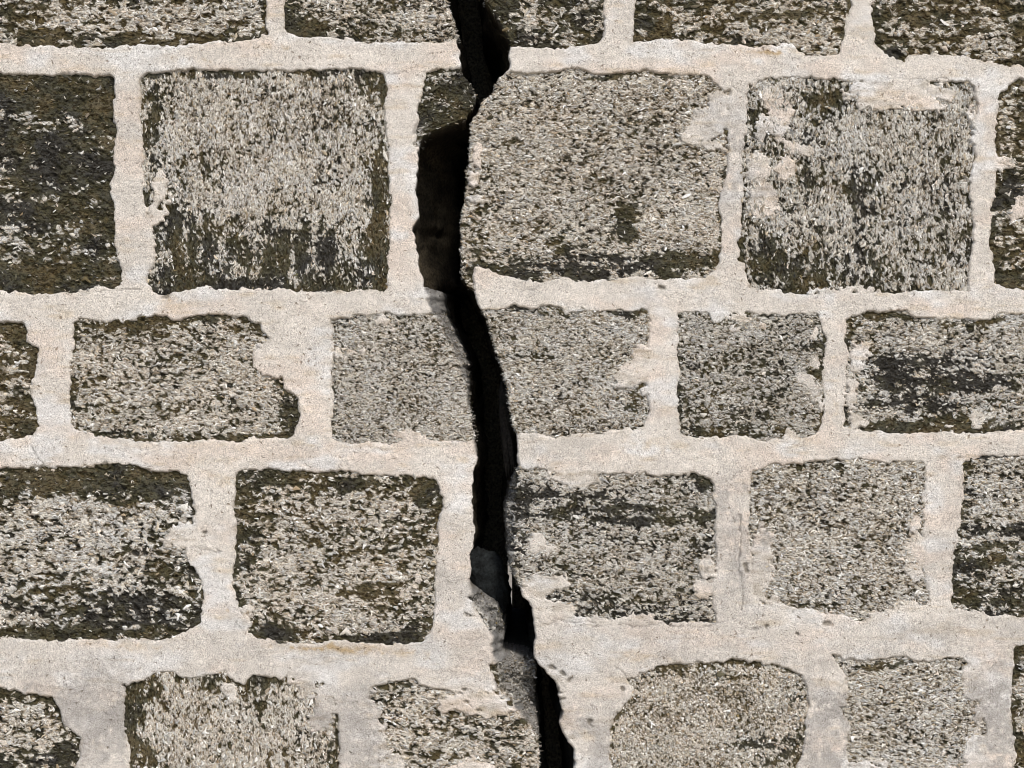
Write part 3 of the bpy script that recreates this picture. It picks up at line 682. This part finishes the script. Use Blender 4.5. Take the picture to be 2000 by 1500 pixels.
    dk = grime_col(hu, r.normal(0, .5, n)) * np.exp(r.normal(.1, .4, n))[:, None]
    c = mix(c, dk, (cov * .93)[:, None])
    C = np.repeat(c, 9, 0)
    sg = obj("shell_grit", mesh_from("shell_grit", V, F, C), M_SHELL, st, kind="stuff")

# ------------------------------------------------------------------ rubble core behind the facing stones
def core(side):
    w = WALL[side]
    ys = np.arange(-585, 2001, 6.0); ts = np.concatenate([np.linspace(58, 240, 30), np.linspace(250, 700, 26)])
    Yg, Tg = np.meshgrid(ys, ts)
    if side < 0:
        e = prof(DL, Yg)
        cav = sst(238, 262, Yg) * sst(572, 540, Yg)
        bul = cav * 80 * sst(110, 330, Tg) * (1 + .15 * fbm(Yg / 70, Tg / 50, 2, 150)) + (1 - cav) * 16 * sst(90, 300, Tg) - 7 - 14 * cav * (1 - sst(70, 210, Tg))
    else:
        e = prof(DR, Yg)
        bul = -14 * sst(90, 300, Tg) + 7
    deep = sst(58, 150, Tg)
    x = e + bul + side * 9 * (1 - deep) + (10 * fbm(Yg / 38, Tg / 45, 4, 160 + side) + 2.5 * vn(Yg / 9, Tg / 9, 163)) * deep
    V = world(x.ravel(), Yg.ravel(), -Tg.ravel())
    nx, ny = len(ys), len(ts)
    F, used = grid_faces(nx, ny, np.ones((ny - 1, nx - 1), bool))
    if side > 0: F = F[:, ::-1]
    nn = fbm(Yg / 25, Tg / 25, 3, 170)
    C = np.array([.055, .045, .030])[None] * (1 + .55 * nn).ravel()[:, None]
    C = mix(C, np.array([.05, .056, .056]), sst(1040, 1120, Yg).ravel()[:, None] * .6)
    # hidden closing faces: outer end, back, top
    xo = -760 if side < 0 else 2760
    xb = 990 if side < 0 else 1000
    ex = np.array([[xo, -585, 22], [xo, 2000, 22], [xo, 2000, 720], [xo, -585, 720], [xb, -585, 720], [xb, 2000, 720], [840 if side < 0 else 900, -585, 22]], float)
    EV = world(ex[:, 0], ex[:, 1], -ex[:, 2]); n0 = len(V)
    EF = np.array([[0, 1, 2, 3], [3, 2, 5, 4], [0, 3, 4, 6]]) + n0
    V = np.concatenate([V, EV]); F = np.concatenate([F, EF]); C = np.concatenate([C, np.tile([[.2, .18, .14]], (7, 1))])
    V[:, 0] -= w.location.x
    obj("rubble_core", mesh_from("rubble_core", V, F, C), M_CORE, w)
core(-1); core(1)

# ------------------------------------------------------------------ loose pieces inside the crack
def lump(name, px, py, dep, rx, ry, rz, seed, colr, mat, tilt=0, power=2.4, **props):
    """an angular broken stone: a superellipsoid roughened with noise"""
    nu, nv = 56, 36
    u, v = np.meshgrid(np.linspace(0, 2 * np.pi, nu, endpoint=False), np.linspace(.02, np.pi - .02, nv))
    d = np.stack([np.cos(u) * np.sin(v), np.sin(u) * np.sin(v), np.cos(v)], -1)
    rr = (np.abs(d) ** power).sum(-1) ** (-1 / power)
    rr = rr * (1 + .09 * fbm(d[..., 0] * 6 + seed, d[..., 1] * 6 + d[..., 2] * 5, 3, seed + 8) + .20 * fbm(d[..., 0] * 1.7 + seed, d[..., 1] * 1.7 + d[..., 2] * 1.3, 3, seed) + .05 * vn(d[..., 0] * 8, d[..., 2] * 8 + d[..., 1] * 5, seed + 3))
    P = d * rr[..., None] * np.array([rx, rz, ry]) * K
    a = math.radians(tilt); c, s_ = math.cos(a), math.sin(a)
    P = np.stack([P[..., 0] * c - P[..., 2] * s_, P[..., 1], P[..., 0] * s_ + P[..., 2] * c], -1)
    j, i = np.meshgrid(np.arange(nv - 1), np.arange(nu), indexing='ij')
    F = np.stack([j * nu + i, (j + 1) * nu + i, (j + 1) * nu + (i + 1) % nu, j * nu + (i + 1) % nu], -1).reshape(-1, 4)
    C = np.array(colr) * (1 + .4 * fbm(u * 3, v * 4, 3, seed + 5).ravel()[:, None])
    loc = ((px - 1000) * K, dep * .001, H0 + (750 - py) * K)
    return obj(name, mesh_from(name, P.reshape(-1, 3), F, C), mat, None, loc, **props)
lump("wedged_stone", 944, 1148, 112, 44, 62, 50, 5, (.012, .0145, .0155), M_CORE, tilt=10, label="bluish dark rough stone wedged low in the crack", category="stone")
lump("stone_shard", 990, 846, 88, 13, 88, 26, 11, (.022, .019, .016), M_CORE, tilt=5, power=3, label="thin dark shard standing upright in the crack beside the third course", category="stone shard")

# ------------------------------------------------------------------ ground at the foot of the wall
gz = -.006
V = np.array([[-30, -40, gz], [30, -40, gz], [30, 20, gz], [-30, 20, gz]], float)
obj("ground", mesh_from("ground", V, np.array([[0, 1, 2, 3]])), ground_mat(), kind="structure", label="sandy ground at the foot of the wall")
